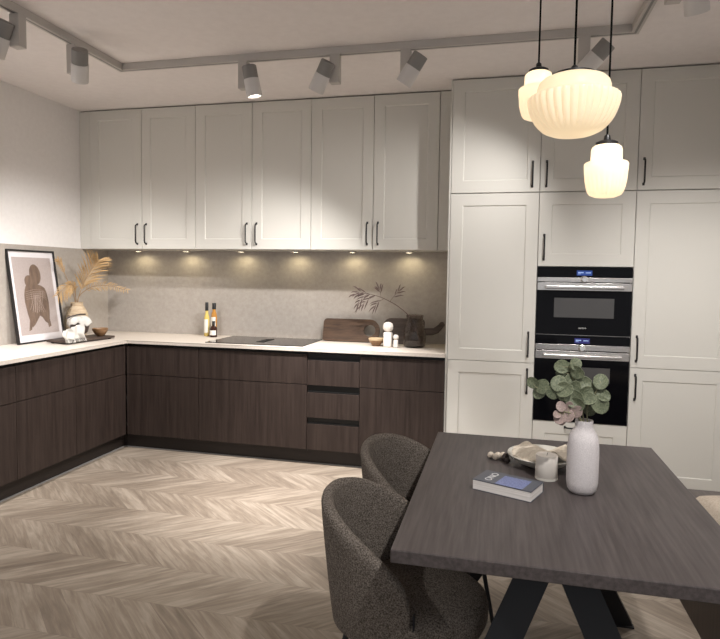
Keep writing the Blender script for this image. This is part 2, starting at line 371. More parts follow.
# base cabinets ------------------------------------------------------
ZB = .118; ZD = .606; ZT = .832; CT = H-.025
def base(cx, cy, rotz, w, lab, kind='door', depth=.578, group='dark oak base cabinets', name='base_cabinet'):
    """local: x -w/2..w/2, front face y=-(depth+.02), back y=0"""
    t = thing(name, lab, 'cabinet', (cx, cy, .10), (0, 0, rotz), group)
    boxobj('carcass', 'plinth', t, -w/2+.0005, w/2-.0005, -depth, 0, 0, CT-.1005)
    g = .0015; yf = -depth-.022
    if kind == 'drawers':
        for za, zb in ((.605, .790), (.362, .549), (.12, .314)):
            boxobj('drawer', 'oak', t, -w/2+g, w/2-g, yf, -depth-.001, za-.1, zb-.1, bev=.0008)
        for za, zb in ((.792, .834), (.551, .603), (.316, .360)):
            bm = nb(); box(bm, -w/2+.004, w/2-.004, -depth-.006, -depth-.001, za-.1, zb-.1); box(bm, -w/2+.004, w/2-.004, -depth-.018, -depth-.006, za-.1, za-.094)
            obj('grip_channel', bm, 'channel', t)
    else:
        boxobj('drawer', 'oak', t, -w/2+g, w/2-g, yf, -depth-.001, ZD+.0025-.1, ZT-.1, bev=.0008)
        n = 2 if kind == 'double' else 1
        for k in range(n):
            boxobj('door', 'oak', t, -w/2+g+(w/n)*k, -w/2-g+(w/n)*(k+1), yf, -depth-.001, ZB+.002-.1, ZD-.0025-.1, bev=.0008)
        boxobj('grip_channel', 'channel', t, -w/2+.002, w/2-.002, -depth-.006, -depth-.001, ZT+.002-.1, CT-.103)
    return t
bk = 0.0
def back_unit(xa, xb, lab, kind='door', name='base_cabinet'): return base((xa+xb)/2, -.0005, 0, xb-xa, lab, kind, name=name)
back_unit(.606, 1.236, 'dark oak base cabinet on the back wall, touching the inner corner')
back_unit(1.236, 2.119, 'wide dark oak base cabinet under the hob')
back_unit(2.119, 2.519, 'narrow dark oak drawer unit with three black grip channels', 'drawers', 'drawer_unit')
back_unit(2.519, T-.001, 'dark oak base cabinet against the tall cabinets, under the cutting boards')
def left_unit(ya, yb, lab): return base(.0005, (ya+yb)/2, PI/2, ya-yb, lab)
left_unit(-.606, -1.178, 'dark oak base cabinet on the left wall, touching the inner corner')
left_unit(-1.178, -1.71, 'dark oak base cabinet on the left wall under the framed picture')
left_unit(-1.71, -2.31, 'dark oak base cabinet at the left edge of the view')
left_unit(-2.31, -3.0, 'dark oak base cabinet at the near end of the left run')
# plinths (setting trim)
bm = nb(); P0 = .54
prism(bm, [(P0-.016, -3.0), (P0, -3.0), (P0, -P0), (T-.001, -P0), (T-.001, -P0+.016), (P0-.016, -P0+.016)], 0, .0995)
struct(obj('trim_4', bm, 'plinth'))
bm = nb(); prism(bm, [(P0+.0003, -3.0), (P0+.012, -3.0), (P0+.012, -P0-.012), (T-.001, -P0-.012), (T-.001, -P0-.0003), (P0+.0003, -P0-.0003)], 0, .006)
struct(obj('trim_5', bm, 'head_grey'))
# worktop
bm = nb(); W0 = .62
prism(bm, [(.0125, -3.02), (W0, -3.02), (W0, -W0), (T-.001, -W0), (T-.001, -.013), (.0125, -.013)], CT, H)
bmesh.ops.bevel(bm, geom=[e for e in bm.edges if all(abs(v.co.z-H) < 1e-4 for v in e.verts)], offset=.002, segments=2, affect='EDGES')
tag(obj('worktop', bm, 'counter'), 'cream L-shaped worktop over the dark base cabinets', 'worktop')

# hob ------------------------------------------------------------------
t = thing('hob', 'black glass induction hob with a central vent, set in the worktop', 'hob', (1.67, -.31, H))
boxobj('glass_plate', 'hob', t, -.40, .40, -.25, .25, .0003, .006, bev=.002)
bm = nb(); box(bm, -.034, .034, -.11, .11, .0062, .0080, .001)
v = obj('vent', bm, 'vent', t)
bm = nb()
for k in range(5): box(bm, -.030, .030, -.10+.042*k, -.075+.042*k, .0081, .0095)
obj('vent_grille', bm, 'channel', v)

# ovens ------------------------------------------------------------------
def oven(z0, z1, lab, rows, name, win, disp, dmat, dx, kx, logo):
    cx = T+.9; w2 = .2965; yf = YT-.004
    t = thing(name, lab, 'oven', (cx, -.30, z0))
    Y = lambda y: y+.30
    Z = lambda z: z1-z-z0                       # rows are measured down from the top
    boxobj('body', 'black', t, -w2+.012, w2-.012, Y(YT+.018), Y(-.05), .001, z1-z0-.004)
    r = rows
    boxobj('control_panel', 'glass_black', t, -w2, w2, Y(yf), Y(YT+.017), Z(r[0]), Z(.001), bev=.001)
    d = boxobj('display', dmat, t, dx-.048, dx+.048, Y(yf-.0008), Y(yf), Z(disp[1]), Z(disp[0]))
    bm = nb()
    for (a, b, zz, hh) in ((-.040, -.006, .3, .22), (.008, .040, .38, .16), (-.040, -.022, .62, .1)):
        hz = disp[1]-disp[0]; box(bm, dx+a, dx+b, Y(yf-.0012), Y(yf-.0008), Z(disp[0]+hz*(zz+hh)), Z(disp[0]+hz*zz))
    obj('display_marks', bm, 'display_mark', d)
    boxobj('trim_strip', 'steel', t, -w2, w2, Y(yf-.001), Y(YT+.017), Z(r[1]), Z(r[0]+.0006), bev=.0008)
    bm = nb(); lathe(bm, [(.023, 0), (.023, .004), (.019, .006), (.018, .024), (.016, .026)], 30)
    for v_ in bm.verts: v_.co = Vector((v_.co.x, -v_.co.z, v_.co.y))
    k = obj('knob', bm, 'chrome', t, smooth=True, loc=(kx, Y(yf-.001), Z(r[1]-.017)))
    # door: glass with a wide steel handle across the top
    dr = boxobj('door', 'glass_black', t, -w2, w2, Y(yf), Y(YT+.017), .002, Z(r[1]+.004), bev=.0012)
    bm = nb(); box(bm, -w2+.001, w2-.001, Y(yf-.004), Y(yf-.0003), Z(r[3]), Z(r[2]), .001)
    obj('door_band', bm, 'steel', dr)
    bm = nb(); zc = Z((r[2]+r[3])/2+.004)
    box(bm, -.245, .245, Y(yf-.042), Y(yf-.028), zc-.010, zc+.010, .004); box(bm, -.235, -.215, Y(yf-.03), Y(yf-.0042), zc-.008, zc+.008); box(bm, .215, .235, Y(yf-.03), Y(yf-.0042), zc-.008, zc+.008)
    obj('handle', bm, 'steel', dr, label='brushed steel bar handle')
    if win: boxobj('window', 'window', dr, win[0], win[1], Y(yf-.0009), Y(yf-.0003), Z(win[3]), Z(win[2]))
    bm = nb(); box(bm, -w2, w2, Y(yf+.001), Y(YT+.012), -.0005, .0015); obj('bottom_edge', bm, 'steel', t)
    if logo: text_mesh('lettering', 'SIEMENS', .013, 'white_text', dr, Matrix.Translation((-.002, Y(yf-.0007), Z(.405))) @ Matrix.Rotation(PI/2, 4, 'X'))
    return t
oven(1.0415, 1.494, 'compact black glass oven, the upper of the two', (.069, .098, .104, .155), 'compact_oven', (-.185, .190, .205, .335), (.022, .055), 'display', 0, 0, True)
oven(.4545, 1.0385, 'larger black glass oven, the lower of the two, behind the eucalyptus', (.060, .098, .104, .158), 'oven', (-.01, .18, .21, .31), (.016, .050), 'display_dim', 0, 0, False)

# ------------------------------------------------------------------ ceiling track and spots
YTR, XL, XR, ZTR = -1.275, 1.055, 4.15, ZC-.042
bm = nb(); w = .02
prism(bm, [(XL-w, -4.6), (XL+w, -4.6), (XL+w, YTR-w), (XR-w, YTR-w), (XR-w, -4.6), (XR+w, -4.6), (XR+w, YTR+w), (XL-w, YTR+w)], ZTR, ZC-.0003)
tr = obj('lamp_track', bm, 'track'); tag(tr, 'white U-shaped spotlight track under the ceiling', 'track')
bm = nb(); w = .006
prism(bm, [(XL-w, -4.6), (XL+w, -4.6), (XL+w, YTR-w), (XR-w, YTR-w), (XR-w, -4.6), (XR+w, -4.6), (XR+w, YTR+w), (XL-w, YTR+w)], ZTR-.0012, ZTR-.0002)
obj('track_slot', bm, 'head_grey', tr)
def track_spot(x, y, side, aim, lab, watts=None, angle=100, blend=1.0):
    """side: direction from the adapter box to the lamp cylinder"""
    t = thing('track_spotlight', lab, 'spotlight', (x, y, ZTR-.0015), group='white spotlights on the ceiling track')
    sd = Vector(side).normalized(); aim = Vector(aim).normalized()
    boxobj('adapter', 'track', t, -.030, .030, -.026, .026, -.165, 0, bev=.004)
    c = sd*.078+Vector((0, 0, -.125))
    bm = nb(); tube(bm, [sd*.02+Vector((0, 0, -.10)), c], .012, 12); obj('pivot', bm, 'head_grey', t, smooth=True)
    q = aim.to_track_quat('Z', 'Y').to_matrix().to_4x4(); mt = Matrix.Translation(c) @ q
    def cyl(name, prof, m, par):
        bm = nb(); lathe(bm, prof, 36); bm.transform(mt); return obj(name, bm, m, par, smooth=True)
    cyl('heat_sink', [(.040, -.085), (.044, -.081), (.044, -.005)], 'head_grey', t)
    hd = cyl('lamp_head', [(.047, -.005), (.047, .095), (.045, .098), (.041, .098), (.039, .080)], 'head_white', t)
    cyl('lens', [(.0388, .081), (.0388, .084)], 'lens', hd)
    spot_light('spot_beam', c+aim*.102, aim, watts or SPOT_W, angle, blend, SPOT_COL, .03, t)
    return t
track_spot(XL, -2.13, (-.75, -.6, 0), (-.55, .10, -1), 'white spotlight on the left leg of the track, cut by the left edge', 160, 88)
track_spot(XL, -1.72, (.85, -.45, 0), (-.45, .55, -1), 'white spotlight on the left leg of the track, second from the corner', 118, 88)
track_spot(1.915, YTR, (.85, -.5, 0), (.16, .12, -1), 'white spotlight on the back track above the left wall cabinets, tilted right', 470, 66)
track_spot(2.50, YTR, (-.8, -.5, 0), (-.60, .30, -1), 'white spotlight on the back track near its middle, tilted left', 118)
track_spot(2.925, YTR, (.60, -.75, 0), (-.70, .20, -1), 'white spotlight on the back track in front of the tall cabinet edge', 195, 86)
track_spot(3.895, YTR, (.75, -.65, 0), (-.95, .45, -1), 'white spotlight on the back track behind the large pendant lamp', 76)
track_spot(XR, -2.02, (.85, -.3, 0), (.25, .50, -1), 'white spotlight at the top right edge of the view', 122)
# unseen heads added on the same track to light the room
track_spot(XL, -2.75, (.85, -.3, 0), (-.80, .20, -1), 'unseen white spotlight added on the left leg of the track, beyond the left edge of the view', 170, 88)
track_spot(XL, -3.7, (.85, -.3, 0), (.48, .05, -1), 'unseen white spotlight added on the left leg of the track, nearest the viewer', 92)
track_spot(XR, -3.1, (-.85, -.3, 0), (.10, .70, -1), 'unseen white spotlight added on the right leg of the track, over the bench', 58)
track_spot(XR, -4.1, (-.85, -.3, 0), (-.35, .5, -1), 'unseen white spotlight added on the right leg of the track, nearest the viewer', 150)

# ------------------------------------------------------------------ dining table
TX0, TX1, TY0, TY1, TZ = 3.247, 4.095, -3.355, -2.212, .75
cxt, cyt = (TX0+TX1)/2, (TY0+TY1)/2
t = thing('dining_table', 'dark grey-brown wood dining table with black spider legs', 'table', (cxt, cyt, 0))
boxobj('tabletop', 'table', t, TX0-cxt, TX1-cxt, TY0-cyt, TY1-cyt, TZ-.034, TZ, bev=.0025)
boxobj('mounting_plate', 'black_matte', t, -.10, .09, -.27, .27, TZ-.042, TZ-.0345)
for sx, sy in ((-1, -1), (1, -1), (1, 1), (-1, 1)):
    bm = nb(); p = (.003*sx-.01, .235*sy, TZ-.043); q = (.35*sx-.01, .575*sy, .004)
    bar(bm, p, q, .088, .020, (1, 0, 0))
    box(bm, q[0]-.048, q[0]+.048, q[1]-.014, q[1]+.014, 0, .006)
    obj('leg', bm, 'black_matte', t)

# ------------------------------------------------------------------ chairs
def sup(a, b, th, n=2.4):
    c, s = math.cos(th), math.sin(th)
    return Vector((a*math.copysign(abs(c)**(2/n), c), b*math.copysign(abs(s)**(2/n), s), 0))
def make_chair(lab):
    t = thing('tub_chair', lab, 'chair', group='tweed tub chairs')
    bm = nb(); PH = math.radians(108); nphi = 60; loops = []
    for i in range(nphi+1):
        ph = -PH+2*PH*i/nphi; th = PI+ph
        a = abs(ph)/PH
        zt = .520+.240*max(0, math.cos(a*PI/2))**.6
        zb = .375
        lp = []
        tk = .038
        def P(z, off):
            k = .83+.17*min(1, max(0, (z-.36)/.36))**.8
            p = sup(.252*k, .232*k, th, 2.1); n_ = p.normalized()
            return Vector((p.x, p.y, z)) - n_*off
        ns = 9
        for s in range(ns+1): lp.append(P(zb+(zt-.02-zb)*s/ns, 0))
        for s in range(1, 6):
            an = PI*s/6
            q_ = P(zt-.02, tk/2-math.cos(an)*tk/2); q_.z = zt-.02+math.sin(an)*.02; lp.append(q_)
        for s in range(ns+1): lp.append(P(zt-.02-(zt-.02-zb)*s/ns, tk))
        loops.append([bm.verts.new(p) for p in lp])
    m_ = len(loops[0])
    for A_, B2 in zip(loops, loops[1:]):
        for k in range(m_): bm.faces.new((A_[k], A_[(k+1) % m_], B2[(k+1) % m_], B2[k]))
    bm.faces.new(loops[0]); bm.faces.new(loops[-1][::-1])
    sh = obj('shell', bm, 'tweed', t, smooth=60)
    # seat: padded rounded pad reaching forward
    bm = nb(); prof = [(.86, .372), (.95, .385), (1.0, .41), (1.0, .435), (.975, .455), (.90, .470), (.70, .480), (.4, .485), (.1, .486)]
    rings = []
    for s, z in prof:
        ring = []
        for k in range(56):
            th = 2*PI*k/56; p = sup(.236*s, .205*s, th, 2.3); ring.append(bm.verts.new((p.x+.025 if p.x > 0 else p.x*.80+.025, p.y*(1 if p.x > -.03 else .92), z)))
        rings.append(ring)
    for A_, B2 in zip(rings, rings[1:]):
        for k in range(56): bm.faces.new((A_[k], A_[(k+1) % 56], B2[(k+1) % 56], B2[k]))
    bm.faces.new(rings[0][::-1]); bm.faces.new(rings[-1])
    obj('seat', bm, 'tweed', t, smooth=60)
    bm = nb(); lathe(bm, [(.14, .352), (.178, .356), (.182, .3745), (.14, .3745)], 48); obj('base_ring', bm, 'black_matte', t, smooth=True)
    for sx, sy in ((1, 1), (1, -1), (-1, 1), (-1, -1)):
        bm = nb(); tube(bm, [(.185, sy*.125, .3715) if sx > 0 else (-.135, sy*.125, .3525), (sx*.225, sy*.205, .0)], .0095, 12, .0075); obj('leg', bm, 'black_matte', t, smooth=True)
    bm = nb(); box(bm, .0845, .087, -.207, -.190, .455, .500); obj('fabric_tag', bm, 'tag', t, label='small black fabric tag')
    return t
def copy_tree(o, parent=None):
    c = o.copy(); C.objects.link(c)
    if parent: c.parent = parent
    for ch in list(o.children): copy_tree(ch, c)
    return c
ch = make_chair('grey-brown tweed tub chair in front, its open seat showing under the near table corner')
ch.location = (3.222, -2.991, 0); ch.rotation_euler = (0, 0, -.10)
c2 = copy_tree(ch); c2['label'] = 'grey-brown tweed tub chair farther back, seat hidden beneath the table edge'
c2.location = (3.218, -2.465, 0); c2.rotation_euler = (0, 0, -.38)

# ------------------------------------------------------------------ bench and cushion
t = thing('bench', 'dark wood bench along the right wall beside the table', 'bench', (4.62, -2.58, 0))
boxobj('seat_board', 'bench', t, -.325, .325, -.82, .82, .425, .45, bev=.002)
boxobj('base_box', 'oak', t, -.315, .325, -.81, .81, .0, .4245)
def pillow(bm, w, d, h, n=20, p=4):
    top, bot = {}, {}
    for i in range(n+1):
        for j in range(n+1):
            a, b = -1+2*i/n, -1+2*j/n
            e = (1-abs(a)**p)*(1-abs(b)**p); zz = h/2*max(e, 0)**.45
            wr = .006*math.sin(5*a+3*b)+.004*math.sin(9*b-4*a)
            x, y = a*w/2, b*d/2
            top[i, j] = bm.verts.new((x, y, h/2+zz+wr*e)); bot[i, j] = top[i, j] if i in (0, n) or j in (0, n) else bm.verts.new((x, y, h/2-zz*.98))
    for i in range(n):
        for j in range(n):
            bm.faces.new((top[i, j], top[i+1, j], top[i+1, j+1], top[i, j+1]))
            try: bm.faces.new((bot[i, j], bot[i, j+1], bot[i+1, j+1], bot[i+1, j]))
            except ValueError: pass
bm = nb(); pillow(bm, .44, .52, .10)
tag(obj('cushion', bm, 'cushion', None, smooth=60, loc=(4.522, -2.29, .4505)), 'beige linen cushion lying on the bench right of the table', 'cushion')

# ------------------------------------------------------------------ pendants
def pendant(loc, R, prof, lab, om, ribs, rib_range, cap_r, ztop, watts):
    """loc = centre of the widest rim; prof: (radius/R, z/R) top to bottom"""
    t = thing('pendant_lamp', lab, 'lamp', loc, group='cluster of opal glass pendant lamps')
    seg = ribs*6
    def mod(an, i):
        z = prof[i][1]
        if rib_range[0] >= z >= rib_range[1]: return 1+.055*abs(math.cos(an*ribs/2))-.03
        return 1
    pr = [(r*R, z*R) for r, z in prof]
    bm = nb(); lathe(bm, pr, seg, mod=mod, cap=False)
    bm.faces.new(bm.verts[-seg:])
    obj('glass_shade', bm, om, t, smooth=50)
    zt = prof[0][1]*R
    bm = nb(); lathe(bm, [(cap_r+.004, zt-.006), (cap_r+.004, zt+.008), (cap_r*.85, zt+.013), (.011, zt+.016), (.009, zt+.030), (.005, zt+.034)], 32); obj('cap', bm, 'black', t, smooth=True)
    bm = nb(); tube(bm, [(0, 0, zt+.03), (0, 0, ZC-.028-loc[2])], .0032, 8); obj('cord', bm, 'cord', t, smooth=True)
    bm = nb(); lathe(bm, [(.045, ZC-.028-loc[2]), (.05, ZC-.022-loc[2]), (.05, ZC-.0005-loc[2])], 32); obj('ceiling_rose', bm, 'black', t, smooth=True)
    l = bpy.data.lights.new('pendant_bulb', 'POINT'); l.energy = watts; l.color = (1, .84, .62); l.shadow_soft_size = .03
    lo = bpy.data.objects.new('pendant_bulb', l); C.objects.link(lo); lo.parent = t; lo.location = (0, 0, .02)
bowl_prof = [(.46, .52), (.58, .51), (.70, .46), (.775, .38), (.81, .28), (.805, .18), (.83, .125), (.95, .085), (.995, .05), (1.0, 0), (.99, -.10), (.965, -.20), (.93, -.30), (.885, -.40), (.83, -.50), (.75, -.60), (.65, -.69), (.55, -.745), (.46, -.78), (.25, -.82), (.05, -.83)]
small_prof = [(.42, .88), (.56, .86), (.66, .78), (.70, .64), (.70, .40), (.71, .20), (.76, .11), (.95, .06), (1.0, .0), (.995, -.25), (.97, -.50), (.93, -.80), (.87, -1.10), (.80, -1.33), (.70, -1.47), (.50, -1.56), (.20, -1.60), (.05, -1.60)]
pendant((3.683, -2.90, 1.936), .126, bowl_prof, 'large opal glass pendant lamp shaped like a wide fluted bowl', 'opal_big', 34, (.05, -.70), .056, ZC, PENDANT_W)
pendant((3.603, -2.50, 2.092), .0675, small_prof, 'small opal glass pendant lamp hanging higher, behind the bowl-shaped one', 'opal_small', 24, (-.7, -1.5), .030, ZC, PENDANT_W)
pendant((3.810, -2.70, 1.786), .0670, small_prof, 'small opal glass pendant lamp hanging lowest, at the right', 'opal_small', 24, (-.7, -1.5), .030, ZC, PENDANT_W)

# ------------------------------------------------------------------ things on the table
vx, vy = 3.757, -2.812
t = thing('ceramic_vase', 'tall speckled white ceramic vase on the dining table', 'vase', (vx, vy, TZ))
bm = nb()
lathe(bm, [(.024, .0), (.036, .003), (.044, .014), (.0475, .035), (.048, .10), (.0475, .14), (.0455, .165), (.041, .185), (.033, .198), (.0275, .206), (.0262, .214), (.027, .226), (.0265, .229), (.0235, .229), (.022, .222), (.021, .205), (.021, .12)], 48)
obj('body', bm, 'ceramic_white', t, smooth=60)
# eucalyptus sprigs: (crop x, crop y, radius px, pink) per leaf
def sprig(lab, base_xy, path, leaves, lm):
    s = .00049
    def W(cx, cy, dy=0): return Vector(((cx-408)*s*1.0, dy, (500-cy)*s))
    t = thing('eucalyptus_sprig', lab, 'plant', (vx, vy, TZ+.229), group='eucalyptus sprigs in the white vase')
    bm = nb()
    pts = [Vector((base_xy[0], base_xy[1], -.10)), Vector((base_xy[0], base_xy[1], .0))]+[W(x, y, d) for x, y, d in path]
    sm = []
    for a, b in zip(pts, pts[1:]):
        for k in range(4): sm.append(a.lerp(b, k/4))
    sm.append(pts[-1])
    for _ in range(3): sm = [sm[0]]+[(sm[i-1]+sm[i]*2+sm[i+1])/4 for i in range(1, len(sm)-1)]+[sm[-1]]
    tube(bm, sm, .0024, 8, .0012)
    for (x, y, r, d) in leaves:                       # short stalks to the leaves
        c = W(x, y, d); n_ = min(sm[6:], key=lambda q: (q-c).length)
        tube(bm, [n_, n_.lerp(c, .5)+Vector((0, 0, -.003)), c], .0012, 6, .0008)
    obj('stem', bm, 'stem', t, smooth=True)
    bm = nb()
    for (x, y, r, d) in leaves:
        c = W(x, y, d); R_ = r*s*1.18
        n_ = min(sm, key=lambda q: (q-c).length); out = (c-n_); out = out.normalized() if out.length > .004 else Vector((random.uniform(-1, 1), 0, 1)).normalized()
        fz = Vector((random.uniform(-.55, .55), -1, random.uniform(-.25, .75))).normalized()
        ux = (out-fz*out.dot(fz)).normalized(); uy = fz.cross(ux)
        cup = random.uniform(.10, .35)
        ctr = bm.verts.new(c); prev = None
        for rr in (.35, .7, .92, 1.0):
            ring = []
            for k in range(16):
                an = 2*PI*k/16; ex = R_*rr*(1.08 if math.cos(an) > .9 else 1)
                ring.append(bm.verts.new(c+ux*ex*math.cos(an)+uy*ex*.92*math.sin(an)+fz*(cup*R_*rr*rr*(math.sin(an)**2)+.15*R_*rr*rr*math.cos(an))))
            for k in range(16):
                if prev is None: bm.faces.new((ctr, ring[k], ring[(k+1) % 16]))
                else: bm.faces.new((prev[k], ring[k], ring[(k+1) % 16], prev[(k+1) % 16]))
            prev = ring
    lo = obj('leaves', bm, lm, t, smooth=60)
    md = lo.modifiers.new('thickness', 'SOLIDIFY'); md.thickness = .0008
sprig('eucalyptus sprig leaning left out of the white vase, with a big leaf at its tip', (-.010, -.004), [(370, 430, 0), (320, 350, -.01), (230, 310, -.02), (110, 300, -.03)],
      [(85, 268, 34, -.03), (140, 290, 42, -.035), (128, 330, 38, -.02), (205, 322, 38, -.03), (238, 265, 44, -.03), (272, 300, 46, -.04), (330, 355, 52, -.03), (290, 345, 40, -.01), (352, 385, 40, -.035), (330, 295, 44, -.02)], 'leaf')
sprig('eucalyptus sprig standing upright in the middle of the white vase', (.0, .008), [(392, 430, 0), (375, 330, .01), (350, 220, .01), (340, 135, 0)],
      [(342, 140, 34, -.01), (350, 190, 40, -.015), (262, 165, 42, .0), (300, 170, 30, .01), (322, 250, 42, .0), (392, 262, 42, -.01), (405, 315, 38, -.02), (370, 300, 40, .01), (258, 205, 26, .0), (392, 385, 42, .015), (420, 350, 38, -.03)], 'leaf')
sprig('eucalyptus sprig leaning right out of the white vase', (.010, -.004), [(418, 430, 0), (440, 360, -.01), (470, 300, -.02), (490, 240, -.02)],
      [(490, 245, 42, -.02), (470, 295, 36, -.01), (508, 330, 36, -.02), (485, 378, 52, -.03), (430, 395, 40, .0), (440, 440, 34, .01), (455, 340, 32, .01)], 'leaf')
sprig('pinkish eucalyptus sprig drooping low over the left rim of the vase', (-.006, -.012), [(370, 470, -.03), (320, 440, -.045), (260, 430, -.05)],
      [(255, 402, 28, -.05), (250, 470, 36, -.05), (232, 450, 24, -.055), (300, 458, 34, -.045), (300, 410, 34, -.04), (262, 490, 24, -.05), (345, 435, 36, -.04)], 'leaf_pink')

# candle
t = thing('pillar_candle', 'short cream pillar candle standing beside the book', 'candle', (3.658, -2.708, TZ))
bm = nb(); lathe(bm, [(.036, .0), (.0365, .003), (.0355, .007)], 40); obj('foot_plate', bm, 'bowl', t, smooth=True)
bm = nb(); lathe(bm, [(.0345, .007), (.036, .009), (.036, .078), (.0345, .081), (.030, .080), (.010, .0775)], 40); obj('wax', bm, 'candle', t, smooth=True)
bm = nb(); tube(bm, [(0, 0, .077), (.001, 0, .083), (.003, 0, .088)], .001, 6); obj('wick', bm, 'wick', t)

# bowl with napkin, beads
bx_, by_ = 3.650, -2.575
t = thing('oval_bowl', 'shallow cream stoneware bowl behind the candle', 'bowl', (bx_, by_, TZ))
bm = nb(); lathe(bm, [(.045, 0), (.050, .001), (.080, .014), (.112, .036), (.118, .043), (.1165, .045), (.110, .040), (.078, .0185), (.04, .008), (.01, .007)], 56)
obj('dish', bm, 'bowl', t, smooth=60)
bm = nb(); n = 34
def nap(a, b):
    r = math.hypot(a, b)
    ridge = .034*math.exp(-((a+.25+.4*b)/.38)**2)*(1-.35*abs(b)) + .026*math.exp(-((a-.62-.25*b)/.25)**2)
    return .034+ridge+.006*math.sin(7*a+5*b)+.004*math.sin(13*b-6*a)
G = {}
for i in range(n+1):
    for j in range(n+1):
        a, b = -1+2*i/n, -1+2*j/n
        k = 1/max(1, (abs(a)**3+abs(b)**3)**(1/3))
        x, y = a*.105*k+.005, b*.072*k+.008
        rr = min(1, math.hypot(x, y)/.112); G[i, j] = (bm.verts.new((x, y, nap(a*k, b*k)+.004*rr*rr)), bm.verts.new((x, y, nap(a*k, b*k)-.010+.006*rr)))
for i in range(n):
    for j in range(n):
        bm.faces.new([G[p][0] for p in ((i, j), (i+1, j), (i+1, j+1), (i, j+1))]); bm.faces.new([G[p][1] for p in ((i, j), (i, j+1), (i+1, j+1), (i+1, j))])
bd = [(i, 0) for i in range(n)]+[(n, j) for j in range(n)]+[(n-i, n) for i in range(n)]+[(0, n-j) for j in range(n)]
for k in range(len(bd)):
    p, q = bd[k], bd[(k+1) % len(bd)]; bm.faces.new((G[p][0], G[q][0], G[q][1], G[p][1]))
tag(obj('linen_napkin', bm, 'napkin', None, smooth=60, loc=(bx_, by_, TZ)), 'crumpled beige linen napkin lying in the stoneware bowl', 'napkin')
t = thing('bead_garland', 'short garland of dark and pale wooden beads at the left rim of the bowl', 'garland', (bx_-.128, by_+.025, TZ))
bl = [(-.030, .000, .0125, 0), (-.048, .018, .012, 0), (-.022, .022, .012, 0), (.000, -.008, .012, 1), (.006, .014, .0125, 1), (-.004, .034, .011, 0), (.012, -.026, .010, 1)]
for x, y, r, d in bl:
    bm = nb(); bmesh.ops.create_uvsphere(bm, u_segments=16, v_segments=10, radius=r); obj('bead', bm, 'bead_dark' if d else 'bead', t, smooth=True, loc=(x, y, r), label='dark brown bead' if d else 'pale wooden bead')
bm = nb(); tube(bm, [(x, y, r) for x, y, r, d in (bl[1], bl[0], bl[2], bl[5], bl[4], bl[3], bl[6])], .0015, 6); obj('string', bm, 'bead_dark', t)

# book
ang = math.atan2(-.069, .167)
t = thing('book', 'blue-covered paperback book lying on the dining table', 'book', (3.531, -2.862, TZ), (0, 0, ang))
BW, BD, BH = .190, .112, .033
boxobj('pages', 'page', t, -BW/2+.002, BW/2-.002, -BD/2+.001, BD/2-.002, .0022, BH-.0022)
bm = nb(); box(bm, -BW/2, BW/2, -BD/2, BD/2, 0, .002, .0004, 1); box(bm, -BW/2, BW/2, -BD/2, BD/2, BH-.002, BH, .0004, 1); box(bm, -BW/2, BW/2, BD/2-.002, BD/2, .002, BH-.002)
cv = obj('cover', bm, 'cover_dark', t)
bm = nb(); box(bm, -.022, BW/2-.03, -BD/2+.004, BD/2-.022, BH+.0001, BH+.0004); obj('cover_picture', bm, 'cover_blue', cv)
text_mesh('title', 'ONO', .032, 'white_text', cv, Matrix.Translation((-.052, .0, BH+.0005)) @ Matrix.Rotation(PI/2, 4, 'Z'))

# ------------------------------------------------------------------ things on the worktop, left corner
# framed print leaning on the left wall
fw_, fh_, lean = .47, .70, .098
tilt = math.asin(lean/fh_)
t = thing('framed_print', 'black-framed art print leaning on the left wall', 'picture', (.116, -.93, H+.001), (0, 0, 0))
# local frame: u along +y, v up the lean, n towards the room
mt = Matrix(((0, -math.sin(tilt), math.cos(tilt), 0), (1, 0, 0, 0), (0, math.cos(tilt), math.sin(tilt), 0), (0, 0, 0, 1)))
def pbox(name, m, par, u0, u1, v0, v1, n0, n1, **k):
    bm = nb(); box(bm, u0, u1, v0, v1, n0, n1); bm.transform(mt); return obj(name, bm, m, par, **k)
bm = nb(); fb = .012
for b in ((-fw_/2, -fw_/2+fb, 0, fh_), (fw_/2-fb, fw_/2, 0, fh_), (-fw_/2+fb, fw_/2-fb, 0, fb), (-fw_/2+fb, fw_/2-fb, fh_-fb, fh_)): box(bm, *b, -.016, .006, .001, 1)
bm.transform(mt); obj('frame', bm, 'frame', t)
pbox('mount', 'mount', t, -fw_/2+fb, fw_/2-fb, fb, fh_-fb, -.012, -.006)
pr_ = pbox('print', 'print', t, -fw_/2+.044, fw_/2-.044, .062, fh_-.055, -.006, -.0055)
def poly(name, m, par, pts, n0=-.0054, n1=-.005):
    bm = nb(); prism(bm, pts, n0, n1); bm.transform(mt); return obj(name, bm, m, par)
def ell(cx, cy, a, b, rot=0, n=28):
    return [(cx+a*math.cos(2*PI*k/n)*math.cos(rot)-b*math.sin(2*PI*k/n)*math.sin(rot), cy+a*math.cos(2*PI*k/n)*math.sin(rot)+b*math.sin(2*PI*k/n)*math.cos(rot)) for k in range(n)]
fg = poly('figure', 'figure', pr_, [(-.105, .40), (-.09, .43), (-.05, .445), (-.015, .455), (.02, .44), (.06, .43), (.095, .41), (.11, .37), (.118, .30), (.115, .22), (.105, .165), (.085, .135), (.06, .15), (.035, .185), (.012, .20), (-.015, .17), (-.045, .135), (-.075, .115), (-.09, .15), (-.105, .22), (-.118, .31), (-.116, .36)])
poly('figure', 'figure', pr_, ell(.015, .515, .055, .078, .1), -.0052, -.0048)
poly('figure', 'figure', pr_, ell(-.05, .46, .045, .05, .4), -.0053, -.0049)
for sg in ((-.075, .165, -.095, .10), (.085, .17, .105, .115)):
    poly('figure', 'figure', pr_, [(sg[0]-.014, sg[1]+.03), (sg[0]+.016, sg[1]+.03), (sg[2]+.010, sg[3]), (sg[2]-.018, sg[3]-.01)], -.0053, -.0049)
bm = nb()
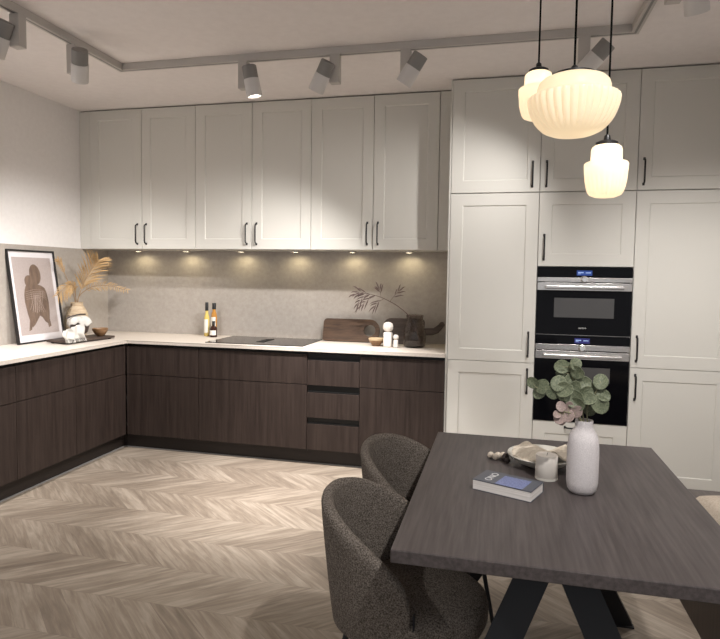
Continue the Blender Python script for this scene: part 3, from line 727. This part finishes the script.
for k in range(7):
    a = -.075+.022*k
    tube(bm, [(a, .22+.01*abs(k-3), -.0047), (a*.75+.01, .30, -.0047), (a*.9+.02, .385, -.0047)], .0011, 5)
    tube(bm, [(-a, .225, -.0047), (-a*.55, .29, -.0047), (-a*.3, .36, -.0047)], .0009, 5)
for k in range(5): tube(bm, [(-.10, .385-.014*k, -.0047), (-.02, .40-.016*k, -.0047), (.06, .395-.012*k, -.0047), (.10, .37-.014*k, -.0047)], .0010, 5)
bm.transform(mt); obj('ink_lines', bm, 'ink_line', pr_)

# tray, ribbed vase with palm fronds
TRX, TRY, TRR = .335, -.775, math.radians(-8)
t = thing('serving_board', 'dark wooden serving board lying on the worktop in the corner', 'board', (TRX, TRY, H), (0, 0, TRR))
bm = nb(); box(bm, -.105, .105, -.235, .235, .008, .026, .004); obj('slab', bm, 'dark_wood', t)
for sx in (-.08, .08):
    for sy in (-.2, .2):
        bm = nb(); lathe(bm, [(.012, 0), (.012, .008)], 14, center=(sx, sy, 0)); obj('foot', bm, 'dark_wood', t)
def on_tray(x, y): return (TRX+x*math.cos(TRR)-y*math.sin(TRR), TRY+x*math.sin(TRR)+y*math.cos(TRR), H+.0262)
FVX, FVY = .130, -.572
t = thing('ribbed_vase', 'beige ribbed vase with dried palm fronds in the corner', 'vase', (FVX, FVY, H+.001))
bm = nb(); prof = []
for k in range(61):
    z = .285*k/60; u = k/60
    ks = ((0, .058), (.12, .074), (.3, .087), (.5, .089), (.68, .081), (.82, .063), (.92, .047), (1, .046))
    for (ua, ra), (ub, rb) in zip(ks, ks[1:]):
        if ua <= u <= ub: r = ra+(rb-ra)*(u-ua)/(ub-ua)
    prof.append((r+.0025*math.sin(z*2*PI/.0165), z))
prof += [(.046, .287), (.042, .280), (.042, .20)]
lathe(bm, prof, 44); obj('body', bm, 'ribbed', t, smooth=70)
def frond(lab, path, n, length, spread, droop, width=.0055, twist=0, start=.3):
    t = thing('dried_palm_frond', lab, 'plant', (FVX, FVY, H+.287), group='dried palm fronds in the ribbed vase')
    pts = [Vector((path[0][0]*.2, path[0][1]*.2, -.08))]+[Vector(p) for p in path]
    sm = []
    for a, b in zip(pts, pts[1:]):
        for k in range(5): sm.append(a.lerp(b, k/5))
    sm.append(pts[-1])
    for _ in range(4): sm = [sm[0]]+[(sm[i-1]+sm[i]*2+sm[i+1])/4 for i in range(1, len(sm)-1)]+[sm[-1]]
    bm = nb(); tube(bm, sm, .0035, 8, .0015); obj('stem', bm, 'palm_stem', t, smooth=True)
    bm = nb(); N_ = len(sm)
    for k in range(n):
        f = start+(1-start)*k/(n-1); idx = f*(N_-1); i = min(int(idx), N_-2); p = sm[i].lerp(sm[i+1], idx-i); tg = (sm[i+1]-sm[i]).normalized()
        side = tg.cross(Vector((.95, -.28, .1))).normalized()
        side2 = tg.cross(side).normalized()
        for s in (-1, 1):
            ln = length*(.55+.45*math.sin(PI*min(1, .2+.8*(k/(n-1)))))*random.uniform(.85, 1.1)
            d = (tg*spread[0]+side*s*spread[1]+side2*random.uniform(-.35, .35)).normalized()
            e = p+d*ln+Vector((0, 0, -droop*ln)); md = p+d*ln*.55+Vector((0, 0, -droop*ln*.2))
            wd = d.cross(Vector((.95, -.28, .25))).normalized()*width*.5; th = Vector((.001, 0, 0))
            q = [p-wd*.3, md-wd, e, md+wd, p+wd*.3]
            A_ = [bm.verts.new(v+th) for v in q]; B2 = [bm.verts.new(v-th) for v in q]
            bm.faces.new(A_); bm.faces.new(B2[::-1])
            for z in range(5): bm.faces.new((A_[z], A_[(z+1) % 5], B2[(z+1) % 5], B2[z]))
    obj('leaflets', bm, 'palm', t)
frond('large golden dried palm frond fanning up to the right', [(.01, .0, .03), (.05, .02, .16), (.12, .04, .28), (.17, .05, .345)], 32, .19, (.85, .8), .15, .009, start=.40)
frond('thin dried palm frond rising to the upper left of the ribbed vase', [(-.01, -.01, .04), (-.015, -.09, .19), (-.02, -.15, .30), (-.02, -.18, .34)], 12, .07, (1, .5), .25, .006, start=.62)
frond('dried palm frond drooping left in front of the framed print', [(.0, -.01, .04), (.05, -.09, .14), (.08, -.20, .15), (.10, -.33, .07)], 22, .10, (.8, .7), .5, .006, start=.35)
frond('dried palm frond pointing straight right across the back wall', [(.0, .01, .05), (.10, .04, .13), (.24, .06, .145), (.42, .07, .105)], 22, .055, (.6, .8), .1, .006, start=.42)
frond('short dried palm frond curling low at the vase mouth', [(.0, -.01, .03), (.02, -.04, .10), (.03, -.08, .15), (.03, -.14, .15)], 10, .06, (.8, .6), .3, .007, start=.5)

# small footed block with towel, wooden bowl
bx2, by2, bz2 = on_tray(.035, -.055)
t = thing('wooden_mortar', 'dark wooden mortar on the serving board, half covered by the towel', 'mortar', (bx2, by2, bz2))
bm = nb(); lathe(bm, [(.045, 0), (.046, .012), (.034, .022), (.034, .03), (.058, .050), (.068, .085), (.070, .115), (.066, .117), (.058, .09), (.03, .06), (.005, .055)], 36); obj('bowl', bm, 'dark_wood', t, smooth=50)
# towel: bunched part on the mortar and a fringed part hanging in front
t = thing('kitchen_towel', 'white fringed cotton towel bunched over the dark mortar', 'towel', (bx2, by2, bz2))
def cloth(pts_fn, nu, nv, th):
    bm = nb(); g = {}
    for i in range(nu+1):
        for j in range(nv+1):
            p = pts_fn(i/nu, j/nv); g[i, j] = p
    V0 = {k: bm.verts.new(p) for k, p in g.items()}
    for i in range(nu):
        for j in range(nv): bm.faces.new((V0[i, j], V0[i+1, j], V0[i+1, j+1], V0[i, j+1]))
    return bm
def bunch(u, v):
    an = 2*PI*u; r = .080*math.sin(PI/2*v)**.8
    w = 1+.12*math.sin(3*an+1)+.07*math.sin(7*an)
    z = .120+.052*(1-v**2.2)+.010*math.sin(4*an+6*v)*v+.006*math.sin(11*an)*v - .018*max(0, v-.8)*5*.6
    return Vector((r*w*math.cos(an), r*w*math.sin(an)*1.05, z))
bm = cloth(bunch, 60, 16, .004); bmesh.ops.remove_doubles(bm, verts=bm.verts, dist=.0004)
o = obj('bunched_cloth', bm, 'towel', t, smooth=80); o.modifiers.new('thickness', 'SOLIDIFY').thickness = .005
def hang(u, v):
    y = -.045-.20*u; x = .060+.010*math.sin(u*22)+.020*v+.012*math.sin(u*9+2)
    z = .118-.020*u-(.105-.02*u)*v
    return Vector((x, y+.01*math.sin(v*6+u*8), z-.018*u*(1-v)))
bm = cloth(hang, 50, 14, .004); o = obj('hanging_cloth', bm, 'towel', t, smooth=80); o.modifiers.new('thickness', 'SOLIDIFY').thickness = .004
bm = nb()
for k in range(34):
    u = k/33; p = hang(u, 1); tube(bm, [p, p+Vector((.004, random.uniform(-.004, .004), -.014)), p+Vector((.008, random.uniform(-.006, .006), -.022-.002*random.random()))], .0016, 5)
obj('fringe', bm, 'towel', t)
bm = nb(); tube(bm, [(-.02, -.115, .160), (.0, -.07, .178), (.02, -.02, .186), (.03, .03, .184)], .006, 8); obj('loop', bm, 'dark_wood', t, smooth=True, label='dark leather hanging loop')
x, y, z = on_tray(.035, .150)
t = thing('wooden_bowl', 'small brown wooden bowl on the serving board in the corner', 'bowl', (x, y, z))
bm = nb(); lathe(bm, [(.024, 0), (.027, .004), (.045, .022), (.058, .045), (.062, .062), (.059, .063), (.053, .045), (.03, .014), (.005, .010)], 40); obj('cup', bm, 'bowl_wood', t, smooth=60)

# ------------------------------------------------------------------ bottles
def bottle(name, lab, loc, prof, liquid, lm, cap, label_rng, glass):
    t = thing(name, lab, 'bottle', loc, group='bottles on the worktop beside the hob')
    bm = nb(); lathe(bm, prof, 32); obj('glass_body', bm, glass, t, smooth=50)
    if cap: bm = nb(); lathe(bm, cap, 24); obj('cap', bm, 'black', t, smooth=True)
    if label_rng:
        r, z0, z1 = label_rng; bm = nb(); n_ = 18; a0, a1 = -PI/2-1.15+.35*(lm), -PI/2+1.15+.2*(lm)
        va = [[bm.verts.new((rr*math.cos(a0+(a1-a0)*k/n_), rr*math.sin(a0+(a1-a0)*k/n_), zz)) for k in range(n_+1)] for rr, zz in ((r+.0004, z0), (r+.0012, z0), (r+.0012, z1), (r+.0004, z1))]
        for a, b in zip(va, va[1:]+va[:1]):
            for k in range(n_): bm.faces.new((a[k], a[k+1], b[k+1], b[k]))
        obj('label', bm, 'label', t, smooth=True)
    return t
bottle('oil_bottle', 'slim clear bottle of pale yellow oil with a black capsule', (1.052, -.115, H+.0005), [(.020, 0), (.022, .003), (.022, .155), (.019, .175), (.0125, .195), (.012, .222)], None, -1, [(.014, .218), (.014, .288), (.013, .290)], (.022, .03, .145), 'oil')
bottle('oil_bottle', 'amber bottle with a green-black cap standing behind the small dark bottle', (1.112, -.100, H+.0005), [(.022, 0), (.025, .003), (.025, .165), (.022, .19), (.014, .215), (.0135, .235)], None, -1, [(.0165, .232), (.0165, .283), (.0155, .285)], (.025, .05, .165), 'amber')
bottle('vinegar_bottle', 'small dark squat bottle with a white label, front of the trio', (1.140, -.165, H+.0005), [(.026, 0), (.030, .003), (.030, .072), (.026, .086), (.012, .095), (.0115, .105)], None, 0, [(.0125, .103), (.0125, .133), (.011, .135)], (.030, .018, .058), 'dark_bottle')

# ------------------------------------------------------------------ boards, figures, glass vase at right
def board(name, lab, x0, y0, w, h, th, m, lean_, outline, hole=None):
    """stands on its long edge, leaning back towards the wall"""
    t = thing(name, lab, 'board', (x0, y0, H+.0008))
    bm = nb(); pts = outline
    if hole:
        # ring: outer outline joined to a hole with a bridge-free fill
        hx, hy, hr = hole
        ov = [bm.verts.new((x, y, 0)) for x, y in pts]; oe = [bm.edges.new((ov[k], ov[(k+1) % len(ov)])) for k in range(len(ov))]
        hv = [bm.verts.new((hx+hr*math.cos(2*PI*k/24), hy+hr*math.sin(2*PI*k/24), 0)) for k in range(24)]; he = [bm.edges.new((hv[k], hv[(k+1) % 24])) for k in range(24)]
        bmesh.ops.triangle_fill(bm, use_beauty=True, use_dissolve=False, edges=oe+he)
        r = bmesh.ops.extrude_face_region(bm, geom=list(bm.faces))
        for v in [g for g in r['geom'] if isinstance(g, bmesh.types.BMVert)]: v.co.z += th
    else: prism(bm, pts, 0, th)
    mt2 = Matrix.Rotation(PI/2-lean_, 4, 'X')
    bm.transform(mt2)
    zmin = min(v.co.z for v in bm.verts)
    for v in bm.verts: v.co.z -= zmin
    obj('slab', bm, m, t)
    return t
def rrect(x0, x1, y0, y1, r, n=6):
    out = []
    for cx, cy, a in ((x1-r[1], y0+r[1], -PI/2), (x1-r[2], y1-r[2], 0), (x0+r[3], y1-r[3], PI/2), (x0+r[0], y0+r[0], PI)):
        rr = [r[1], r[2], r[3], r[0]][len(out)//(n+1)]
        for k in range(n+1): out.append((cx+rr*math.cos(a+PI/2*k/n), cy+rr*math.sin(a+PI/2*k/n)))
    return out
board('cutting_board', 'brown walnut cutting board with a round hole, leaning on the splashback', 2.088, -.105, .47, .185, .02, 'walnut', .28, rrect(0, .47, 0, .185, (.02, .075, .085, .03)), (.388, .095, .048))
ol = rrect(0, .33, 0, .205, (.05, .03, .03, .06), 6)
# insert a curved handle on the right side
hd = [(.33, .075), (.39, .080), (.44, .100), (.468, .135), (.485, .165), (.475, .185), (.455, .185), (.435, .160), (.40, .135), (.33, .130)]
ol2 = [p for p in ol if not (abs(p[0]-.33) < 1e-6)]
idx = next(i for i, p in enumerate(ol) if p[1] > .1)
ol = ol[:idx]+hd+ol[idx:]
board('cutting_board', 'dark smoked-wood cutting board with a long handle, behind the white figurines', 2.590, -.125, .49, .20, .02, 'walnut_dark', .30, ol)

t = thing('two_tone_bowl', 'small wooden bowl with a pale rim in front of the walnut board', 'bowl', (2.575, -.305, H+.0005))
bm = nb(); lathe(bm, [(.026, 0), (.030, .004), (.048, .026), (.056, .044)], 36); obj('cup', bm, 'bowl_wood', t, smooth=60)
bm = nb(); lathe(bm, [(.0562, .0442), (.060, .058), (.058, .060), (.052, .048), (.02, .046)], 36); obj('rim', bm, 'bowl_light', t, smooth=50, label='pale wooden rim')
def figurine(lab, loc, s):
    t = thing('peg_figurine', lab, 'figurine', loc, group='white peg figurines')
    bm = nb(); box(bm, -.031*s, .031*s, -.028*s, .028*s, 0, .112*s, .008*s, 3); obj('body', bm, 'figurine', t, smooth=50)
    bm = nb(); lathe(bm, [(.014*s, .112*s), (.015*s, .118*s), (.030*s, .124*s), (.038*s, .138*s), (.039*s, .158*s), (.034*s, .176*s), (.018*s, .187*s), (.003*s, .189*s)], 28); obj('head', bm, 'figurine', t, smooth=60)
figurine('larger white wooden peg figurine with a round head', (2.672, -.335, H+.0005), 1.0)
figurine('smaller white wooden peg figurine beside the larger one', (2.738, -.365, H+.0005), .52)

GX, GY = 2.868, -.29
t = thing('smoked_glass_vase', 'smoked brown glass vase near the tall cabinets', 'vase', (GX, GY, H+.0005))
bm = nb(); lathe(bm, [(.03, 0), (.070, .002), (.082, .014), (.087, .05), (.086, .10), (.078, .145), (.066, .175), (.060, .195), (.062, .225), (.066, .245), (.0635, .245), (.0575, .215), (.058, .190), (.075, .145), (.0825, .10), (.083, .05), (.078, .018), (.03, .008)], 44)
obj('body', bm, 'smoke_glass', t, smooth=60)
t = thing('dried_branch', 'dried brown branch with slender leaves reaching left from the glass vase', 'branch', (GX, GY, H+.2455))
bm = nb(); pth = [Vector(p) for p in ((.045, .0, -.20), (-.045, .0, .0), (-.15, .02, .075), (-.27, .03, .130), (-.38, .04, .155), (-.47, .04, .150))]
sm = []
for a, b in zip(pth, pth[1:]):
    for k in range(5): sm.append(a.lerp(b, k/5))
sm.append(pth[-1])
for _ in range(3): sm = [sm[0]]+[(sm[i-1]+sm[i]*2+sm[i+1])/4 for i in range(1, len(sm)-1)]+[sm[-1]]
tube(bm, sm, .0045, 8, .0018)
tw = [(14, (-.07, .01, -.055)), (17, (-.10, .0, -.07)), (20, (-.08, .02, -.075)), (12, (.06, .02, .075)), (15, (-.02, .02, .06)), (19, (-.09, .0, .015))]
for i, d in tw: tube(bm, [sm[i], sm[i]+Vector(d)*.5+Vector((0, 0, .006)), sm[i]+Vector(d)], .0016, 6, .001)
obj('stem', bm, 'branch', t, smooth=True)
bm = nb()
def slim_leaf(p, d, ln, w):
    d = Vector(d).normalized(); wd = d.cross(Vector((0, -1, .2))).normalized()*w; th = Vector((0, .0008, 0))
    q = [p, p+d*ln*.3-wd, p+d*ln*.7-wd*.8, p+d*ln+Vector((0, 0, -.01)), p+d*ln*.7+wd*.8, p+d*ln*.3+wd]
    A_ = [bm.verts.new(v+th) for v in q]; B2 = [bm.verts.new(v-th) for v in q]
    bm.faces.new(A_); bm.faces.new(B2[::-1])
    for z in range(6): bm.faces.new((A_[z], A_[(z+1) % 6], B2[(z+1) % 6], B2[z]))
for i, d in tw:
    dv = Vector(d)
    for f, sp_ in ((.35, -1), (.55, 1), (.75, -1), (.9, 1), (1.0, 0)):
        p = sm[i]+dv*f+Vector((0, 0, .006))*(f < .8)
        a = dv.normalized(); pr2 = Vector((-a.z, 0, a.x))*sp_*.55
        slim_leaf(p, a+pr2+Vector((random.uniform(-.1, .1), random.uniform(-.3, .3), -.15)), random.uniform(.06, .10), .0055)
for k in range(5): slim_leaf(sm[-1-k*2], (-1, .1, -.35-.25*(k % 2)), .07, .007)
obj('leaves', bm, 'branch', t)
